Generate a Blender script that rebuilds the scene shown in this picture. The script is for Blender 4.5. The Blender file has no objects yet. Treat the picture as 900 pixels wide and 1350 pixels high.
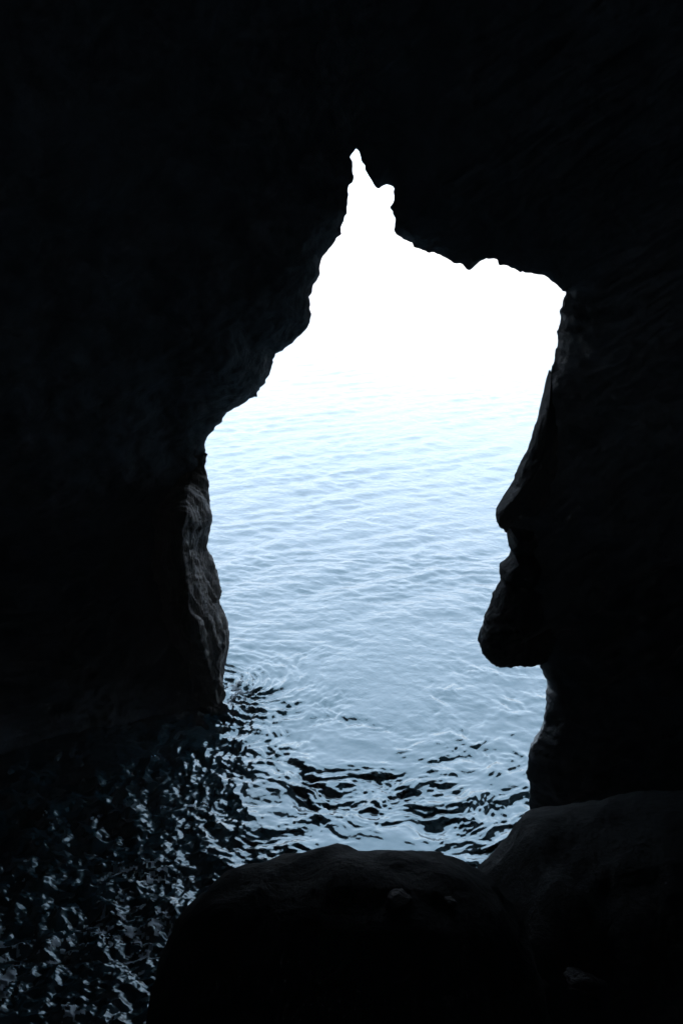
import bpy, math
import numpy as np
from math import radians, sin, cos, tan, pi

# ------------------------------------------------------------------ camera, world, sun, exposure
scene = bpy.context.scene
C = scene.collection
CAM_H, PITCH, FPX = 8.0, 14.7, 1312.0          # eye height over the sea, look-down angle, focal length in 900x1350 pixels
cam_d = bpy.data.cameras.new("camera")
cam_d.sensor_fit = 'VERTICAL'; cam_d.sensor_height = 36.0; cam_d.lens = 36.0 * FPX / 1350.0
cam_d.clip_start = 0.05; cam_d.clip_end = 20000.0
cam = bpy.data.objects.new("camera", cam_d); C.objects.link(cam)
cam.location = (0, 0, CAM_H); cam.rotation_euler = (radians(90 - PITCH), 0, 0)
scene.camera = cam

SUN_EL, SUN_AZ = 52.0, 150.0                   # azimuth clockwise from +Y (out to sea): behind the cliff, to the right
world = bpy.data.worlds.new("World"); scene.world = world; world.use_nodes = True
wn = world.node_tree; wn.nodes.clear()
sky = wn.nodes.new('ShaderNodeTexSky'); sky.sky_type = 'NISHITA'; sky.sun_disc = False
sky.sun_elevation = radians(SUN_EL); sky.sun_rotation = radians(SUN_AZ)
sky.air_density = 1.0; sky.dust_density = 3.0; sky.ozone_density = 1.0
hs = wn.nodes.new('ShaderNodeHueSaturation'); hs.inputs['Saturation'].default_value = 0.95   # thin even overcast
bg = wn.nodes.new('ShaderNodeBackground'); bg.inputs['Strength'].default_value = 0.15
wo = wn.nodes.new('ShaderNodeOutputWorld')
wn.links.new(sky.outputs[0], hs.inputs['Color']); tint = wn.nodes.new('ShaderNodeMix'); tint.data_type = 'RGBA'; tint.blend_type = 'MULTIPLY'; tint.inputs['Factor'].default_value = 1.0
tint.inputs['B'].default_value = (0.995, 0.972, 1.005, 1)
veil = wn.nodes.new('ShaderNodeMix'); veil.data_type = 'RGBA'; veil.inputs['Factor'].default_value = 0.82      # even veil of thin cloud
veil.inputs['B'].default_value = (2.2, 2.7, 3.15, 1)
wn.links.new(hs.outputs[0], veil.inputs['A']); wn.links.new(veil.outputs['Result'], tint.inputs['A']); wn.links.new(tint.outputs['Result'], bg.inputs[0]); wn.links.new(bg.outputs[0], wo.inputs[0])

sun_d = bpy.data.lights.new("sun", 'SUN'); sun_d.energy = 1.0; sun_d.angle = radians(15); sun_d.color = (1.0, 0.96, 0.9)
sun = bpy.data.objects.new("sun", sun_d); C.objects.link(sun); sun.location = (0, 0, 60)
_a, _e = radians(SUN_AZ), radians(SUN_EL)
from mathutils import Vector
sun.rotation_euler = Vector((sin(_a) * cos(_e), cos(_a) * cos(_e), sin(_e))).to_track_quat('Z', 'Y').to_euler()

vs = scene.view_settings
vs.view_transform = 'Standard'; vs.look = 'None'; vs.exposure = 2.86; vs.gamma = 1.0; vs.use_curve_mapping = False

# ------------------------------------------------------------------ helpers
rng = np.random.default_rng(7)
PERM = np.concatenate([rng.permutation(512)] * 3)
GR = rng.normal(size=(512, 3)); GR /= np.linalg.norm(GR, axis=1)[:, None]

def perlin(x, y, z):
    x, y, z = np.broadcast_arrays(np.asarray(x, float), np.asarray(y, float), np.asarray(z, float))
    xi = np.floor(x).astype(int); yi = np.floor(y).astype(int); zi = np.floor(z).astype(int)
    xf, yf, zf = x - xi, y - yi, z - zi
    f = lambda t: t * t * t * (t * (t * 6 - 15) + 10)
    u, v, w = f(xf), f(yf), f(zf)
    def g(a, b, c):
        h = PERM[PERM[PERM[(xi + a) & 511] + ((yi + b) & 511)] + ((zi + c) & 511)]
        G = GR[h & 511]
        return G[..., 0] * (xf - a) + G[..., 1] * (yf - b) + G[..., 2] * (zf - c)
    L = lambda a, b, t: a + (b - a) * t
    return L(L(L(g(0,0,0), g(1,0,0), u), L(g(0,1,0), g(1,1,0), u), v),
             L(L(g(0,0,1), g(1,0,1), u), L(g(0,1,1), g(1,1,1), u), v), w) * 1.5

def fbm(x, y, z, octaves=4, gain=0.5, ridged=False):
    s = 0.0; a = 1.0; f = 1.0
    for o in range(octaves):
        n = perlin(x * f + 17.3 * o, y * f - 9.1 * o, z * f + 4.7 * o)
        if ridged: n = 0.6 - 1.6 * np.abs(n)
        s = s + a * n; a *= gain; f *= 2.03
    return s

def sstep(a, b, x):
    t = np.clip((x - a) / (b - a), 0, 1); return t * t * (3 - 2 * t)

SP, CP = sin(radians(PITCH)), cos(radians(PITCH))
def ray(px, py):
    u = (np.asarray(px, float) - 450) / FPX; v = (675 - np.asarray(py, float)) / FPX
    return u, CP + v * SP, -SP + v * CP            # direction x, y, z
def at_y(px, py, Y):                               # point of the sight line at distance Y out to sea
    dx, dy, dz = ray(px, py); t = np.asarray(Y, float) / dy
    return np.stack([dx * t, dy * t, CAM_H + dz * t], -1)
def to_px(x, y, z):
    zc = z - CAM_H
    f = y * CP - zc * SP; up = y * SP + zc * CP
    return 450 + FPX * x / f, 675 - FPX * up / f

def mesh_obj(name, verts, faces, mat, parent=None, smooth=True, **props):
    me = bpy.data.meshes.new(name)
    verts = np.asarray(verts, float)
    if isinstance(faces, np.ndarray):
        n, k = faces.shape
        me.vertices.add(len(verts)); me.vertices.foreach_set('co', verts.astype(np.float32).ravel())
        me.loops.add(n * k); me.loops.foreach_set('vertex_index', faces.astype(np.int32).ravel())
        me.polygons.add(n); me.polygons.foreach_set('loop_start', np.arange(0, n * k, k, dtype=np.int32))
        me.update(calc_edges=True)
    else:
        me.from_pydata(verts.tolist(), [], faces)
    me.validate()
    me.polygons.foreach_set('use_smooth', np.full(len(me.polygons), smooth)); me.update()
    me.materials.append(mat)
    o = bpy.data.objects.new(name, me); C.objects.link(o)
    if parent: o.parent = parent
    for k, v in props.items(): o[k] = v
    return o

def grid_faces(nr, nc, closed=False):
    r = np.arange(nr - 1)[:, None]; c = np.arange(nc if closed else nc - 1)[None, :]
    c2 = (c + 1) % nc
    a = r * nc + c; b = r * nc + c2; d = (r + 1) * nc + c; e = (r + 1) * nc + c2
    return np.stack([a, b, e, d], -1).reshape(-1, 4)

def empty(name, loc, **props):
    o = bpy.data.objects.new(name, None); C.objects.link(o); o.location = loc; o.empty_display_size = 0.3
    for k, v in props.items(): o[k] = v
    return o
def put_under(o, parent):                          # parent without moving
    o.parent = parent; o.matrix_parent_inverse.identity(); o.location = -parent.location
    return o
def lobe(name, outline, Y, front, back, mat, parent, amp=0.03, seed=0.0, nn=140, nr=44):
    """rounded knob of rock whose rim follows an outline and which swells to both sides"""
    r = np.array([at_y(px, py, Y) for px, py in outline]); rc = np.concatenate([r, r[:1]])
    cum = np.concatenate([[0], np.cumsum(np.linalg.norm(np.diff(rc, axis=0), axis=1))])
    s = np.linspace(0, cum[-1], nn, endpoint=False); r = np.stack([np.interp(s, cum, rc[:, k]) for k in range(3)], -1)
    cen = r.mean(0); ph = np.linspace(-pi / 2, pi / 2, nr); rows = []
    for a in ph:
        p = cen + (r - cen) * max(cos(a), 0.01) ** 0.6; p[:, 1] = Y - (front if a > 0 else back) * sin(a); rows.append(p)
    P = np.array(rows); d = P - cen; d /= np.linalg.norm(d, axis=2)[..., None] + 1e-9
    n = fbm(P[..., 0] / 0.4 + seed, P[..., 1] / 0.4, P[..., 2] / 0.4, 5, 0.6) + 0.7 * fbm((P[..., 0] + P[..., 2]) / 0.5, P[..., 1] / 0.5 + seed, (P[..., 2] - P[..., 0]) / 0.16, 3, 0.5, ridged=True)
    P = P + d * (n * amp * (0.5 + 0.5 * np.abs(np.sin(ph)))[:, None])[..., None]
    return put_under(mesh_obj(name, P.reshape(-1, 3), grid_faces(nr, nn, True)[:, ::-1], mat), parent)

# ------------------------------------------------------------------ materials
def new_mat(name):
    m = bpy.data.materials.new(name); m.use_nodes = True
    nt = m.node_tree; return m, nt, nt.nodes['Principled BSDF']

def rock_mat(name, dark, light, scale=1.0, rough=0.5, tilt=0.0, stretch=(1, 1, 1), bump=0.5, spec=0.1):
    m, nt, p = new_mat(name); N, L = nt.nodes.new, nt.links.new
    tc = N('ShaderNodeTexCoord'); mp = N('ShaderNodeMapping')
    mp.inputs['Scale'].default_value = stretch; mp.inputs['Rotation'].default_value = (0, tilt, 0)
    L(tc.outputs['Object'], mp.inputs['Vector'])
    n1 = N('ShaderNodeTexNoise'); n1.inputs['Scale'].default_value = 2.2 * scale; n1.inputs['Detail'].default_value = 9; n1.inputs['Roughness'].default_value = 0.62
    n1.inputs['Distortion'].default_value = 0.6
    n2 = N('ShaderNodeTexNoise'); n2.inputs['Scale'].default_value = 11 * scale; n2.inputs['Detail'].default_value = 8; n2.inputs['Roughness'].default_value = 0.65
    L(mp.outputs[0], n1.inputs['Vector']); L(mp.outputs[0], n2.inputs['Vector'])
    r = N('ShaderNodeValToRGB'); r.color_ramp.elements[0].position = 0.36; r.color_ramp.elements[1].position = 0.68
    r.color_ramp.elements[0].color = (*dark, 1); r.color_ramp.elements[1].color = (*light, 1)
    L(n1.outputs['Fac'], r.inputs['Fac']); L(r.outputs[0], p.inputs['Base Color'])
    mr = N('ShaderNodeMapRange'); mr.inputs['To Min'].default_value = rough - 0.18; mr.inputs['To Max'].default_value = rough + 0.25
    L(n2.outputs['Fac'], mr.inputs['Value']); L(mr.outputs[0], p.inputs['Roughness'])
    b1 = N('ShaderNodeBump'); b1.inputs['Strength'].default_value = bump; b1.inputs['Distance'].default_value = 0.12
    b2 = N('ShaderNodeBump'); b2.inputs['Strength'].default_value = bump; b2.inputs['Distance'].default_value = 0.03
    L(n1.outputs['Fac'], b1.inputs['Height']); L(n2.outputs['Fac'], b2.inputs['Height']); L(b1.outputs[0], b2.inputs['Normal'])
    L(b2.outputs[0], p.inputs['Normal']); p.inputs['Specular IOR Level'].default_value = spec
    return m

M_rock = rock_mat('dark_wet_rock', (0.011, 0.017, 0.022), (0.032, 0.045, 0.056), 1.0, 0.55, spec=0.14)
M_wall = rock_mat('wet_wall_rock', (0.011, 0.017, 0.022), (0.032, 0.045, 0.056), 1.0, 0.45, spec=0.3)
M_bounce = rock_mat('pale_bounce_rock', (0.10, 0.125, 0.145), (0.20, 0.24, 0.27), 0.8, 0.7)  # unseen cave rock, made pale to bounce more daylight onto the dark walls
M_flank = rock_mat('streaked_rock', (0.004, 0.0042, 0.0045), (0.048, 0.040, 0.030), 1.3, 0.55, radians(-28), (3.2, 1.0, 0.55), 0.9, 0.3)
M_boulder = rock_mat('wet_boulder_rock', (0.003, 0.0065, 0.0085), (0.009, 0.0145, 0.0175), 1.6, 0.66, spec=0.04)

def water_mat():
    m, nt, p = new_mat('sea_water'); N, L = nt.nodes.new, nt.links.new
    p.inputs['Base Color'].default_value = (0.006, 0.022, 0.03, 1)
    p.inputs['Roughness'].default_value = 0.06
    p.inputs['IOR'].default_value = 2.0
    p.inputs['Specular Tint'].default_value = (0.62, 0.90, 1.0, 1)
    tc = N('ShaderNodeTexCoord'); mp = N('ShaderNodeMapping'); mp.inputs['Scale'].default_value = (1.35, 1.0, 1.0); mp.inputs['Rotation'].default_value = (0, 0, radians(12))
    L(tc.outputs['Object'], mp.inputs['Vector'])
    n = N('ShaderNodeTexNoise'); n.inputs['Scale'].default_value = 3.4; n.inputs['Detail'].default_value = 7; n.inputs['Roughness'].default_value = 0.55; n.inputs['Distortion'].default_value = 0.4
    L(mp.outputs[0], n.inputs['Vector'])
    b = N('ShaderNodeBump'); b.inputs['Strength'].default_value = 0.45; b.inputs['Distance'].default_value = 0.04
    L(n.outputs['Fac'], b.inputs['Height']); L(b.outputs[0], p.inputs['Normal'])
    ao = N('ShaderNodeAttribute'); ao.attribute_name = 'breeze'          # wind ripples die out in the shelter of the cave
    bs = N('ShaderNodeMapRange'); bs.inputs['To Min'].default_value = 0.16; bs.inputs['To Max'].default_value = 0.85
    L(ao.outputs['Fac'], bs.inputs['Value']); L(bs.outputs[0], b.inputs['Strength'])
    at = N('ShaderNodeAttribute'); at.attribute_name = 'churn'           # broken water is rougher; reflections also turned down to dim the dark corner
    mr = N('ShaderNodeMapRange'); mr.inputs['To Min'].default_value = 0.025; mr.inputs['To Max'].default_value = 0.24
    L(at.outputs['Fac'], mr.inputs['Value']); L(mr.outputs[0], p.inputs['Roughness'])
    sp = N('ShaderNodeMapRange'); sp.inputs['To Min'].default_value = 0.5; sp.inputs['To Max'].default_value = 0.2
    L(at.outputs['Fac'], sp.inputs['Value']); L(sp.outputs[0], p.inputs['Specular IOR Level'])
    mx = N('ShaderNodeMix'); mx.data_type = 'RGBA'; mx.inputs['A'].default_value = (0.006, 0.022, 0.03, 1); mx.inputs['B'].default_value = (0.005, 0.022, 0.030, 1)
    L(at.outputs['Fac'], mx.inputs['Factor']); L(mx.outputs['Result'], p.inputs['Base Color'])
    return m
M_water = water_mat()

def foam_mat():
    m, nt, p = new_mat('sea_foam')
    p.inputs['Base Color'].default_value = (0.20, 0.26, 0.30, 1); p.inputs['Roughness'].default_value = 0.7
    return m
M_foam = foam_mat()

# ------------------------------------------------------------------ the sea
ycut = np.concatenate([np.linspace(3, 6.4, 20), np.geomspace(6.5, 26, 640), np.geomspace(26.1, 160.0, 420), np.geomspace(170, 9000, 40)])
uc = np.concatenate([[-8, -3, -1.6], np.linspace(-1, 1, 700), [1.6, 3, 8]])
NX, NY = len(uc), len(ycut)
YY = np.repeat(ycut[:, None], NX, 1); XX = uc[None, :] * (3.0 + 0.36 * np.minimum(YY, 400) + 1.0 * np.maximum(YY - 400, 0))
cell = np.gradient(ycut)[:, None]
Z = np.zeros_like(XX)
# open-sea chop: many short wave trains running towards the cliff
wr = np.random.default_rng(3)
wx = XX + 0.5 * perlin(XX / 3.1, YY / 3.1, 1.7); wy = YY + 0.5 * perlin(XX / 2.7, YY / 2.7, 9.3)
out = sstep(13, 24, YY)
gust = 0.75 + 0.55 * fbm(XX / 4.0, YY / 6.0, 61.5, 2)
for k in range(46):
    lam = 0.22 * (2.6 / 0.22) ** wr.random()
    th = radians(-90 + 16 + wr.normal() * 70)
    kx, ky = cos(th) * 2 * pi / lam, sin(th) * 2 * pi / lam
    slope = 0.027 * lam ** -0.25 * (0.75 + 0.5 * wr.random()) * (1.0 if lam < 4 else 0.6)
    fade = np.clip((lam / cell - 2.5) / 3.0, 0, 1)
    ph = kx * wx + ky * wy + wr.random() * 6.28
    Z += (slope * lam / (2 * pi)) * gust * fade * (0.35 + 0.65 * out) * (np.sin(ph) + 0.25 * np.sin(2 * ph + 0.8))
# swell bending round through the opening: crests in arcs about the mouth of the cave
cx0, cy0 = 0.7, 16.2
wpx = XX + 0.40 * fbm(XX / 1.3, YY / 1.3, 3.3, 3); wpy = YY + 0.40 * fbm(XX / 1.3, YY / 1.3, 8.8, 3)
dyc = 0.5 * ((cy0 - wpy) + np.sqrt((cy0 - wpy) ** 2 + 0.5)); past = dyc - (cy0 - wpy)      # U-shaped streamlines open to the sea
rr = np.hypot(wpx - cx0, dyc); aa = np.arctan2(wpx - cx0, dyc)
near = 1 - sstep(15.5, 25, YY)
choppy = near * sstep(0.15, 0.8, rr) * (0.45 + 0.55 * sstep(2.0, 6.0, rr)) 
arc = rr * aa + np.sign(wpx - cx0) * past
streak = fbm(rr / 0.85, arc / 2.6, 0.5, 3, 0.5)
Z += 0.035 * choppy * streak
# scattered steep little humps drawn out along the crests, thicker towards the rocks: these mirror the dark cave
crowd = 0.42 + 0.43 * sstep(17, 11, YY) + 0.30 * sstep(0.0, -2.4, XX + 0.10 * (YY - 15)) * sstep(19, 16.5, YY) + 0.25 * sstep(1.2, 2.6, XX) * sstep(14.5, 12.5, YY)
crowd = crowd + 0.75 * np.exp(-((rr - 2.6) / 0.7) ** 2) * sstep(1.4, 0.2, XX) * sstep(19.5, 17.5, YY)      # stream peeling off the left rock
crowd = np.clip(crowd - 0.05 + 1.25 * fbm(wpx / 1.5, wpy / 1.7, 12.5, 3), 0.06, 1.6)
h1 = 0.85 * fbm(rr / 0.50, arc / 0.95, 5.5, 6, 0.57) + 0.4 * fbm(XX / 0.75 + 0.3 * YY, YY / 0.55, 55.5, 4, 0.5)
Z += 0.078 * near * sstep(0.15, 0.9, rr) * sstep(21, 17.5, YY) * crowd * h1
Z += 0.008 * choppy * fbm(rr / 0.2, arc / 0.6, 15.5, 3, 0.55)
Z += 0.005 * near * fbm(XX / 0.16, YY / 0.16, 2.5, 3)
# a small eddy peeling off the foot of the left rock
ex, ey = -2.1, 17.2
er = np.hypot(XX - ex, YY - ey); ea = np.arctan2(YY - ey, XX - ex)
Z += 0.09 * np.exp(-(er / 1.4) ** 2) * sstep(0.1, 0.5, er) * fbm(er / 0.6, (ea - 1.1 * er) / 0.2, 7.7, 5)
# broken water in the dark corner of the cave
corner = sstep(0.5, -2.6, XX + 0.12 * (YY - 9)) * (1 - sstep(13.5, 16.5, YY))
Z = Z * (1 - 0.55 * corner) + 0.020 * corner * fbm(XX / 0.09, YY / 0.09, 11.5, 3, 0.7) + 0.10 * corner * fbm(XX / 0.4, YY / 0.4, 13.5, 3)
V = np.stack([XX, YY, Z], -1).reshape(-1, 3)
sea = mesh_obj('sea', V, grid_faces(NY, NX), M_water, kind='structure',
               label='pale blue rippled sea outside, dark streaked water inside the cave')

ca = sea.data.attributes.new('churn', 'FLOAT', 'POINT'); ca.data.foreach_set('value', np.clip(corner, 0, 1).astype(np.float32).ravel())
ba = sea.data.attributes.new('breeze', 'FLOAT', 'POINT'); ba.data.foreach_set('value', np.clip(sstep(12, 24, YY), 0, 1).astype(np.float32).ravel())

# foam lies on the water as thin broken rafts
lace = fbm((XX + 0.2 * perlin(XX / 0.3, YY / 0.3, 40.5)) / 0.24, YY / 0.17, 21.5, 4, 0.75, ridged=True)
grain = fbm(XX / 0.07, YY / 0.07, 23.5, 2)
fmask = 1.1 * np.exp(-(np.hypot((XX + 1.95) / 0.6, (YY - 17.2) / 0.9)) ** 2)
lac = fbm(XX / 1.3, YY / 0.9, 31.5, 3)
fmask = np.maximum(fmask, 0.95 * corner * sstep(-0.25, 0.5, lac) * sstep(7, 8.5, YY) * sstep(-1.0, -2.0, XX))
foam_on = (lace + 0.45 * grain + 1.6 * (fmask - 1.0)) > 0.42
fq = grid_faces(NY, NX); keep = foam_on.reshape(-1)[fq].all(1)
fq = fq[keep]; used, inv = np.unique(fq, return_inverse=True)
fv = V[used].copy(); fv[:, 2] += 0.012
if len(fq):
    mesh_obj('sea_foam', fv, inv.reshape(fq.shape), M_foam, kind='stuff', label='broken white foam drifting on the dark water inside the cave', category='foam')

# ------------------------------------------------------------------ the cave mouth: rock pierced by the traced opening
L_PTS = [(470.4,192),(461.2,207.2),(465.2,222),(466,238),(458,247),(456.4,266),(457.2,280),(453.2,293),(448.4,300),(448,309),(439,320),(424,342),
 (422,362),(414,376),(409,392),(410,420),(404.7,432.5),(395,444.4),(384.4,452),(371.4,464.4),(365.8,465.8),(359.4,474),(356,495),(343.6,514),
 (340.8,519),(327,529),(315.8,534),(295,548),(292.8,555),(284,562),(276.4,573),(270.6,586),(269.4,603),(267,616)]
FLANK_EDGE = [(267.8,612),(272,634),(274.7,656),(275,678),(273.3,705),(269.7,726),(278.2,744),(284.4,761),(288.5,778.5),(287.5,795.6),(292.4,808),(299,822.5),
 (300,852),(296.6,866.5),(293,879),(291.7,893),(290,920),(286,960),(284,1000)]
WALL_EDGE = [(258,640),(250,680),(250,730),(258,770),(265,810),(276,850),(280,890),(282,930),(280,1000)]
R_PTS = [(474.8,208),(482,222),(484,230),(491,239),(498.8,248),(510,244.8),(519.2,247.2),(518.8,264),(516,276),(518.8,288),(518.8,302),(532,316),(556,330),
 (570,333),(592,342),(612,352),(620,355.2),(640,338.4),(654,340.8),(659,350),(700,361),(717,363),(736,375),(740,384),(745,386),(738,408),(736.7,430),
 (734,447),(728,480),(723,500),(713,543),(706,563),(700,587),(690,613),(677,643),(663,662),(654.3,675),(655,685),(660,693),(669.5,699),(668.7,710),
 (671,720),(675.3,726),(671.7,735),(660,746.7),(658.3,755),(661,765),(655.7,777),(650,795),(640,817),(632.7,835),(632.3,848),(638,861.7),(650,870.7),
 (666.7,874.3),(683,872),(708.3,866.7),(712.3,878),(716.7,890),(721,905),(719,917),(718.7,938),(714,960),(708,978),(697,990),(694.8,1016),(698.8,1038),
 (697.2,1096),(697,1180)]
def base_y(x, z):                   # distance of the rock rim: the left foot stands far out, the right foot nearer, the roof between
    s = sstep(0.2, 1.75, x)
    return (17.0 - 2.5 * sstep(2.0, 8.0, z)) * (1 - s) + (12.5 + 1.7 * sstep(1.0, 7.5, z)) * s
def on_rim(pts):
    res = []
    for px, py in pts:
        Y = 15.0
        for _ in range(60):
            q = at_y(px, py, Y); Y = 0.5 * Y + 0.5 * float(base_y(q[0], q[2]))
        res.append((q[0], q[2]))
    return res
poly = np.array(on_rim((L_PTS + WALL_EDGE)[::-1]) + on_rim(R_PTS))
xs = np.unique(np.round(np.concatenate([np.arange(-10, -4.6, 0.15), np.arange(-4.6, 4.6, 0.03), np.arange(4.6, 10.01, 0.15)]), 4))
zs = np.unique(np.round(np.concatenate([np.arange(-1.8, -0.5, 0.15), np.arange(-0.5, 11.6, 0.03), np.arange(11.6, 16.6, 0.15)]), 4))
GX, GZ = np.meshgrid(xs, zs)
def sdf(px_, pz_, poly):
    P = np.stack([px_.ravel(), pz_.ravel()], -1); D = np.full(len(P), 1e9); inside = np.zeros(len(P), bool)
    n = len(poly)
    for i in range(n):
        a, b = poly[i], poly[(i + 1) % n]; ab = b - a; ap = P - a
        t = np.clip((ap @ ab) / max(ab @ ab, 1e-12), 0, 1)
        D = np.minimum(D, ((ap - t[:, None] * ab) ** 2).sum(1))
        cr = (a[1] > P[:, 1]) != (b[1] > P[:, 1])
        xx = a[0] + (P[:, 1] - a[1]) / (b[1] - a[1] + 1e-12) * ab[0]
        inside ^= cr & (P[:, 0] < xx)
    D = np.sqrt(D); return np.where(inside, -D, D).reshape(px_.shape)
D = sdf(GX, GZ, poly)
D = D + 0.030 * fbm(GX / 0.17, GZ / 0.17, 2.2, 4, 0.65)
Y0 = base_y(GX, GZ)
dd = np.clip(D, 0, None)
side = sstep(0.5, 2.0, GX)
rough_n = fbm(GX / 1.9, GZ / 1.9, 0.3, 5, 0.5)
tx = GX * 0.8 + GZ * 0.6; tz = -GX * 0.6 + GZ * 0.8       # folds lean up to the right
fold = fbm(tx / 3.0, tz / 0.8, 6.1, 5, 0.5, ridged=True)
env = 1 - np.exp(-dd / 0.5)
FRONT = Y0 - 0.12 * (1 - np.exp(-dd / 0.12)) - (0.62 - 0.2 * side) * dd - env * (0.30 * rough_n + (0.12 + 0.16 * side) * fold)
gpx, gpy = to_px(GX, FRONT, GZ)
for (ax, ay), (bx_, by_), step in (((878, 766), (760, 876), 0.34), ((838, 776), (788, 816), 0.16), ((874, 832), (826, 858), 0.2), ((728, 880), (745, 940), 0.12), ((700, 690), (706, 775), 0.1)):
    lx, ly = bx_ - ax, by_ - ay; ln = math.hypot(lx, ly); lx, ly = lx / ln, ly / ln
    al = ((gpx - ax) * lx + (gpy - ay) * ly) / ln; pr = -(gpx - ax) * ly + (gpy - ay) * lx
    pr = -pr if ax > bx_ else pr
    pr = pr + 5 * fbm(GX / 0.5, GZ / 0.5, 71.5, 3)
    FRONT = FRONT - step * sstep(-0.15, 0.25, al) * sstep(1.15, 0.75, al) * sstep(-4, 7, pr) * np.exp(-np.clip(pr, 0, None) / 60.0)    # slabs breaking out of the wall
over = sstep(6.5, 9.0, GZ)                                # unseen overhang added above the mouth so near water mirrors dark rock
BACK = Y0 + 0.7 * (1 - np.exp(-dd / 0.35)) + (2.0 + 9.0 * over) * (1 - np.exp(-dd / 1.8)) + env * 0.3 * rough_n

def split_body(D, sheets):
    """cells of the x-z grid clipped at D = 0; both sheets share the rim vertices"""
    nr, nc = D.shape
    pos = D > 0
    V, F, cen = [], [], []
    idx = np.full((2, nr * nc), -1, int)
    flat = pos.ravel(); n_in = flat.sum()
    for s in range(2):
        idx[s, flat] = s * n_in + np.arange(n_in)
        V.append(np.stack([GX.ravel()[flat], sheets[s].ravel()[flat], GZ.ravel()[flat]], -1))
    V = [np.concatenate(V)]; base = 2 * n_in
    q = grid_faces(nr, nc); cnt = flat[q].sum(1)
    full = q[cnt == 4]
    faces = [idx[0][full], idx[1][full][:, ::-1]]
    rim = {}; extra = []; Df = D.ravel(); gx, gz, y0 = GX.ravel(), GZ.ravel(), Y0.ravel()
    poly_f = []
    def rimv(a, b):
        k = (min(a, b), max(a, b))
        if k not in rim:
            t = Df[a] / (Df[a] - Df[b]); x = gx[a] + t * (gx[b] - gx[a]); z = gz[a] + t * (gz[b] - gz[a])
            rim[k] = base + len(extra); extra.append((x, float(base_y(x, z)), z))
        return rim[k]
    for cellq in q[(cnt > 0) & (cnt < 4)]:
        for s in range(2):
            f = []
            for i in range(4):
                a, b = cellq[i], cellq[(i + 1) % 4]
                if flat[a]: f.append(int(idx[s][a]))
                if flat[a] != flat[b]: f.append(rimv(a, b))
            poly_f.append(f if s == 0 else f[::-1])
    V.append(np.array(extra))
    return np.concatenate(V), np.concatenate(faces), poly_f
BV, BF, BP = split_body(D, (FRONT, BACK))
allf = BF.tolist() + BP
cenx = np.array([BV[f, 0].mean() for f in allf]); cenz = np.array([BV[f, 2].mean() for f in allf])
corner_x, corner_z = on_rim([(742, 385)])[0]; apex_x, apex_z = on_rim([(470.4, 192)])[0]
is_left = cenx < apex_x - 0.1 * (cenz - apex_z)
is_right = (~is_left) & (cenz < corner_z + 0.9 * np.clip(cenx - corner_x, -3, 99)) & (cenx > 0.9)
def sub(mask):
    fs = [allf[i] for i in np.nonzero(mask)[0]]
    u = np.unique(np.concatenate([np.asarray(f) for f in fs])); lut = np.full(len(BV), -1); lut[u] = np.arange(len(u))
    return BV[u], [[int(lut[v]) for v in f] for f in fs]
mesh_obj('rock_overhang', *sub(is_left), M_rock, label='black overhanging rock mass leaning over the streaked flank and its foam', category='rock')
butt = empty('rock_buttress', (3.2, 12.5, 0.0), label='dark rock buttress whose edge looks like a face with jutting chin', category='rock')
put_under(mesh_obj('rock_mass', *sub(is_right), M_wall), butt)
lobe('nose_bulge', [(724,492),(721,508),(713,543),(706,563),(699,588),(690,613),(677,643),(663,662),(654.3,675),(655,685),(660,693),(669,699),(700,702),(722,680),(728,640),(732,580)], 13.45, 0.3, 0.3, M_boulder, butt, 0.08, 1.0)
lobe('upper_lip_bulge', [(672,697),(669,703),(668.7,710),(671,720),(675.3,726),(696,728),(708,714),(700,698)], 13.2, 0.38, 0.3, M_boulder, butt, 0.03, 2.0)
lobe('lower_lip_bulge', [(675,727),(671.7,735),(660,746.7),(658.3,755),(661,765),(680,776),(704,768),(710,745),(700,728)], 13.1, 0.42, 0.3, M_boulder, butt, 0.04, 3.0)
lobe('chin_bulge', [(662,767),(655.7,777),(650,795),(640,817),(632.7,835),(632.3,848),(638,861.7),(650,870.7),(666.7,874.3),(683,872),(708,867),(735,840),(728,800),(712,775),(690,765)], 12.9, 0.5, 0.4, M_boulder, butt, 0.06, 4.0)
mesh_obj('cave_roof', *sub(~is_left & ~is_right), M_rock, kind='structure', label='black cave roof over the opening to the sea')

# ------------------------------------------------------------------ streaked flank below the left wall (catches the daylight)
def interp(pts, key, q):
    a = np.array(sorted(pts, key=lambda p: p[1])); return np.interp(q, a[:, 1], a[:, 0])
CREST = [(262,600),(256,620),(247,645),(240,690),(238,735),(247,770),(250,810),(266,850),(278,885),(282,920),(280,960),(278,1000)]
pyv = np.linspace(596, 1000, 300)
ce = interp(CREST, 1, pyv); ed = interp(FLANK_EDGE, 1, pyv)
dep = 1.9 * sstep(612, 690, pyv) * (1 - 0.8 * sstep(820, 930, pyv)) + 0.12
def rim_y(px, py):
    Y = 15.0
    for _ in range(60):
        q = at_y(px, py, Y); Y = 0.5 * Y + 0.5 * float(base_y(q[0], q[2]))
    return Y
Yb = np.array([rim_y(e, p) for e, p in zip(ed, pyv)])
nu = 70; rows = []
for i, py in enumerate(pyv):
    row = []
    for u in np.linspace(0, 1, nu):
        if u < 0.2:  t = u / 0.2; px = ce[i] - 40 * (1 - t); Y = Yb[i] - dep[i] + (dep[i] + 0.5) * (1 - t) ** 2
        elif u < 0.85: t = (u - 0.2) / 0.65; px = ce[i] + (ed[i] - ce[i]) * sin(t * pi / 2) ** 0.9; Y = Yb[i] - dep[i] * (1 - t)
        else: t = (u - 0.85) / 0.15; px = ed[i] - 60 * t * t; Y = Yb[i] + 1.4 * t
        row.append(at_y(px, py, Y))
    rows.append(row)
FV = np.array(rows)
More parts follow.
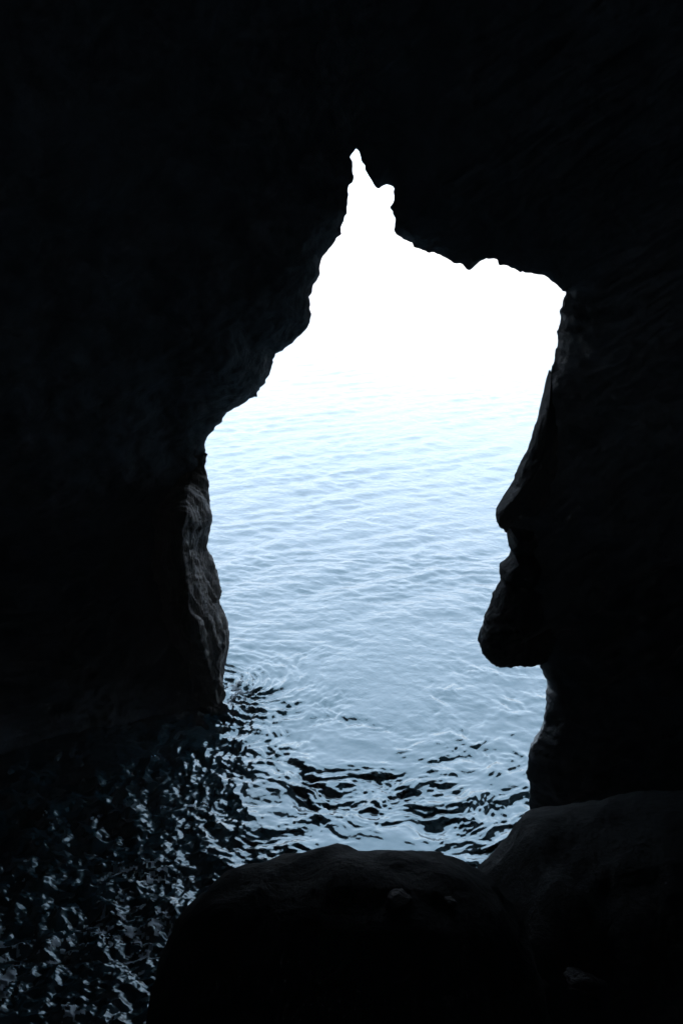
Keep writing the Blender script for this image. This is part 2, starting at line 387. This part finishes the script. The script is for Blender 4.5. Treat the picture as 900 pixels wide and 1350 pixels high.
du = np.gradient(FV, axis=1); dv = np.gradient(FV, axis=0); nrm = np.cross(dv, du); nrm /= np.linalg.norm(nrm, axis=2)[..., None] + 1e-9
uu = np.linspace(0, 1, nu)[None, :]
s_ = FV[..., 1] * 0.9 + FV[..., 2] * 0.55; t_ = -FV[..., 1] * 0.5 + FV[..., 2] * 0.85
disp = 0.12 * fbm(s_ / 0.42, t_ / 2.0, 3.1, 5, 0.55, ridged=True) + 0.06 * fbm(FV[..., 1] / 0.5, FV[..., 2] / 0.5, 1.1, 4)
w_ = np.where(uu < 0.85, np.clip((0.85 - uu) / 0.25, 0.12, 1), 0.12)
FV = FV + nrm * (disp * w_)[..., None]
flank = empty('rock_flank', (-2.4, 16.6, 0.0), label='grey-brown streaked rock flank catching daylight, with foam at its foot', category='rock')
put_under(mesh_obj('rock_face', FV.reshape(-1, 3), grid_faces(len(pyv), nu)[:, ::-1], M_flank), flank)
lobe('rock_lobe', [(268,722),(270,727),(278.2,744),(284.4,761),(288.5,778.5),(288,790),(284,800),(273,790),(264,765),(261,735)], 16.75, 0.35, 0.5, M_flank, flank, 0.04, 6.0)
lobe('rock_lobe', [(284,797),(292.4,808),(299,822.5),(300.5,838),(299.8,852),(296.6,866),(293,879),(291.7,893),(290,925),(280,925),(272,890),(268,850),(270,812)], 16.7, 0.4, 0.5, M_flank, flank, 0.05, 7.0)

# ------------------------------------------------------------------ cave behind and around the viewer
na, nl = 120, 60
ang = np.linspace(0, 2 * pi, na, endpoint=False)
ls = np.linspace(-8.6, 15.5, nl)                # back opening added so daylight from behind lifts the blacks
rows = []
for y in ls:
    sh = 1.0 if y > -5 else max(0.02, math.sqrt(max(0, 1 - ((-5 - y) / 4.0) ** 2)))
    ca, sa = np.cos(ang), np.sin(ang)
    x = 8.3 * sh * np.sign(ca) * np.abs(ca) ** 0.7; z = 5.2 + 9.3 * sh * np.sign(sa) * np.abs(sa) ** 0.7
    nn = 0.8 * fbm(x / 3, y / 3 + 0 * x, z / 3, 4)
    rows.append(np.stack([x * (1 + nn * 0.06), np.full(na, y), 5.2 + (z - 5.2) * (1 + nn * 0.06)], -1))
mesh_obj('cave_chamber', np.array(rows).reshape(-1, 3), grid_faces(nl, na, True), M_bounce, kind='structure', label='rock walls and vault of the cave behind the viewer, made pale to bounce light')

# floor the viewer stands on
fx = np.linspace(-8, 8, 120); fy = np.linspace(-9, 8, 120)
FX, FY = np.meshgrid(fx, fy)
edge = 0.9 + 1.2 * sstep(0.2, 2.0, FX)
steep = 2.6 - 1.55 * sstep(-0.5, 1.5, FX)
FZ = 6.3 - np.clip(FY - edge, 0, None) * steep + 0.12 * fbm(FX / 0.9, FY / 0.9, 0.7, 4)
FZ = np.maximum(FZ, -1.5) 
mesh_obj('cave_floor', np.stack([FX, FY, FZ], -1).reshape(-1, 3), grid_faces(120, 120), M_bounce, kind='structure', label='rock floor of the cave dropping to the water, made pale to bounce light')

# ------------------------------------------------------------------ boulders: rounded solids whose outline is the traced skyline, standing in the water
def boulder(name, skyline, Y, bottom, bulge_front, bulge_back, label, amp=0.1, mat=M_boulder, seed=0.0, nn=160, nr=46):
    top = np.array([at_y(px, py, Y) for px, py in skyline])
    l, r = top[0], top[-1]
    low = [np.array([l[0] + (r[0] - l[0]) * t, Y, bottom]) for t in (0.92, 0.7, 0.3, 0.08)]
    ring = np.concatenate([top, np.array(low)])
    seg = np.linalg.norm(np.diff(np.concatenate([ring, ring[:1]]), axis=0), axis=1); cum = np.concatenate([[0], np.cumsum(seg)])
    s = np.linspace(0, cum[-1], nn, endpoint=False); rc = np.concatenate([ring, ring[:1]])
    ring = np.stack([np.interp(s, cum, rc[:, k]) for k in range(3)], -1)
    cen = ring.mean(0); rows = []
    for ph in np.linspace(-pi / 2, pi / 2, nr):
        k = max(cos(ph), 0.01) ** 0.75
        p = cen + (ring - cen) * k
        p[:, 1] = Y - (bulge_front if ph > 0 else bulge_back) * sin(ph)
        rows.append(p)
    P = np.array(rows); d = P - cen; d /= np.linalg.norm(d, axis=2)[..., None] + 1e-9
    n = fbm(P[..., 0] / 0.9 + seed, P[..., 1] / 0.9, P[..., 2] / 0.9, 5, 0.5) + 0.6 * fbm(P[..., 0] / 0.5, P[..., 1] / 0.5 + seed, P[..., 2] / 0.25, 4, 0.5, ridged=True)
    w = 0.45 + 0.55 * np.abs(np.sin(np.linspace(-pi / 2, pi / 2, nr)))[:, None]
    P = P + d * (n * amp * w)[..., None]
    return mesh_obj(name, P.reshape(-1, 3), grid_faces(nr, nn, True)[:, ::-1], mat, label=label, category='boulder')

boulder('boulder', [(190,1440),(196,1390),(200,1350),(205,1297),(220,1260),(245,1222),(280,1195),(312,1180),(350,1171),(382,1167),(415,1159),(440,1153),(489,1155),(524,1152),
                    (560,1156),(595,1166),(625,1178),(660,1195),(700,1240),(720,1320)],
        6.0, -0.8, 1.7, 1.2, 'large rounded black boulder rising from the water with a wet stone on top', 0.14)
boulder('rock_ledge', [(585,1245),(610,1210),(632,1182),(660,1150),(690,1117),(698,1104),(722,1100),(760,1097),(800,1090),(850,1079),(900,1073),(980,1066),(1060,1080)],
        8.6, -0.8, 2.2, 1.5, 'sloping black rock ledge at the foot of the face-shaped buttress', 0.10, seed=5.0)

# ------------------------------------------------------------------ stones lying on the rocks
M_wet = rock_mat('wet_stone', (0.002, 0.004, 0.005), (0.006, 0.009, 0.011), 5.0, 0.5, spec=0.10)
bpy.context.view_layer.update(); dg = bpy.context.evaluated_depsgraph_get()
def stone(px, py, size, flat, label, seed):
    d = Vector([float(v) for v in ray(px, py)]).normalized()
    ok, hit, nor, *_ = scene.ray_cast(dg, Vector((0, 0, CAM_H)), d)
    if not ok: return
    th = np.linspace(0, pi, 14)[:, None]; ph = np.linspace(0, 2 * pi, 24, endpoint=False)[None, :]
    P = np.stack([np.sin(th) * np.cos(ph), np.sin(th) * np.sin(ph), np.cos(th) + 0 * ph], -1)
    P = np.sign(P) * np.abs(P) ** 0.8
    n = fbm(P[..., 0] * 1.1 + seed, P[..., 1] * 1.1, P[..., 2] * 1.1, 4, 0.55)
    P = P * (1 + 0.3 * n)[..., None] * np.array([size, size * 0.75, size * flat])
    o = mesh_obj('stone', P.reshape(-1, 3), grid_faces(14, 24, True), M_wet, label=label, category='stone', group='loose wet stones on the dark rocks')
    o.location = hit + Vector((0, 0, size * flat * 0.05)); o.rotation_euler = (0.15, -0.1, seed)
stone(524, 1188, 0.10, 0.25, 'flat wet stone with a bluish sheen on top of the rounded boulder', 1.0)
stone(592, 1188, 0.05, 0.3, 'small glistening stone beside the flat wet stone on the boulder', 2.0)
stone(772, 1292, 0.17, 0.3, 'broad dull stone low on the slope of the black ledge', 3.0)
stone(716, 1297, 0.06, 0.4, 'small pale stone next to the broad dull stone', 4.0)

# ------------------------------------------------------------------ sea haze
hm = bpy.data.materials.new('sea_haze'); hm.use_nodes = True; hm.node_tree.nodes.clear()
pv = hm.node_tree.nodes.new('ShaderNodeVolumePrincipled'); ho = hm.node_tree.nodes.new('ShaderNodeOutputMaterial')
pv.inputs['Color'].default_value = (1.0, 0.92, 0.86, 1); pv.inputs['Density'].default_value = 0.0022; pv.inputs['Anisotropy'].default_value = 0.0
hm.node_tree.links.new(pv.outputs[0], ho.inputs['Volume'])
hx, hy0, hy1, hz0, hz1 = 9500.0, -40.0, 9200.0, -6.0, 19.0
hv = [(x, y, z) for z in (hz0, hz1) for x, y in ((-hx, hy0), (hx, hy0), (hx, hy1), (-hx, hy1))]
mesh_obj('haze', hv, [[3,2,1,0],[4,5,6,7],[0,1,5,4],[1,2,6,5],[2,3,7,6],[3,0,4,7]], hm, smooth=False, kind='stuff', label='pale sea haze whitening the distant water', category='haze')
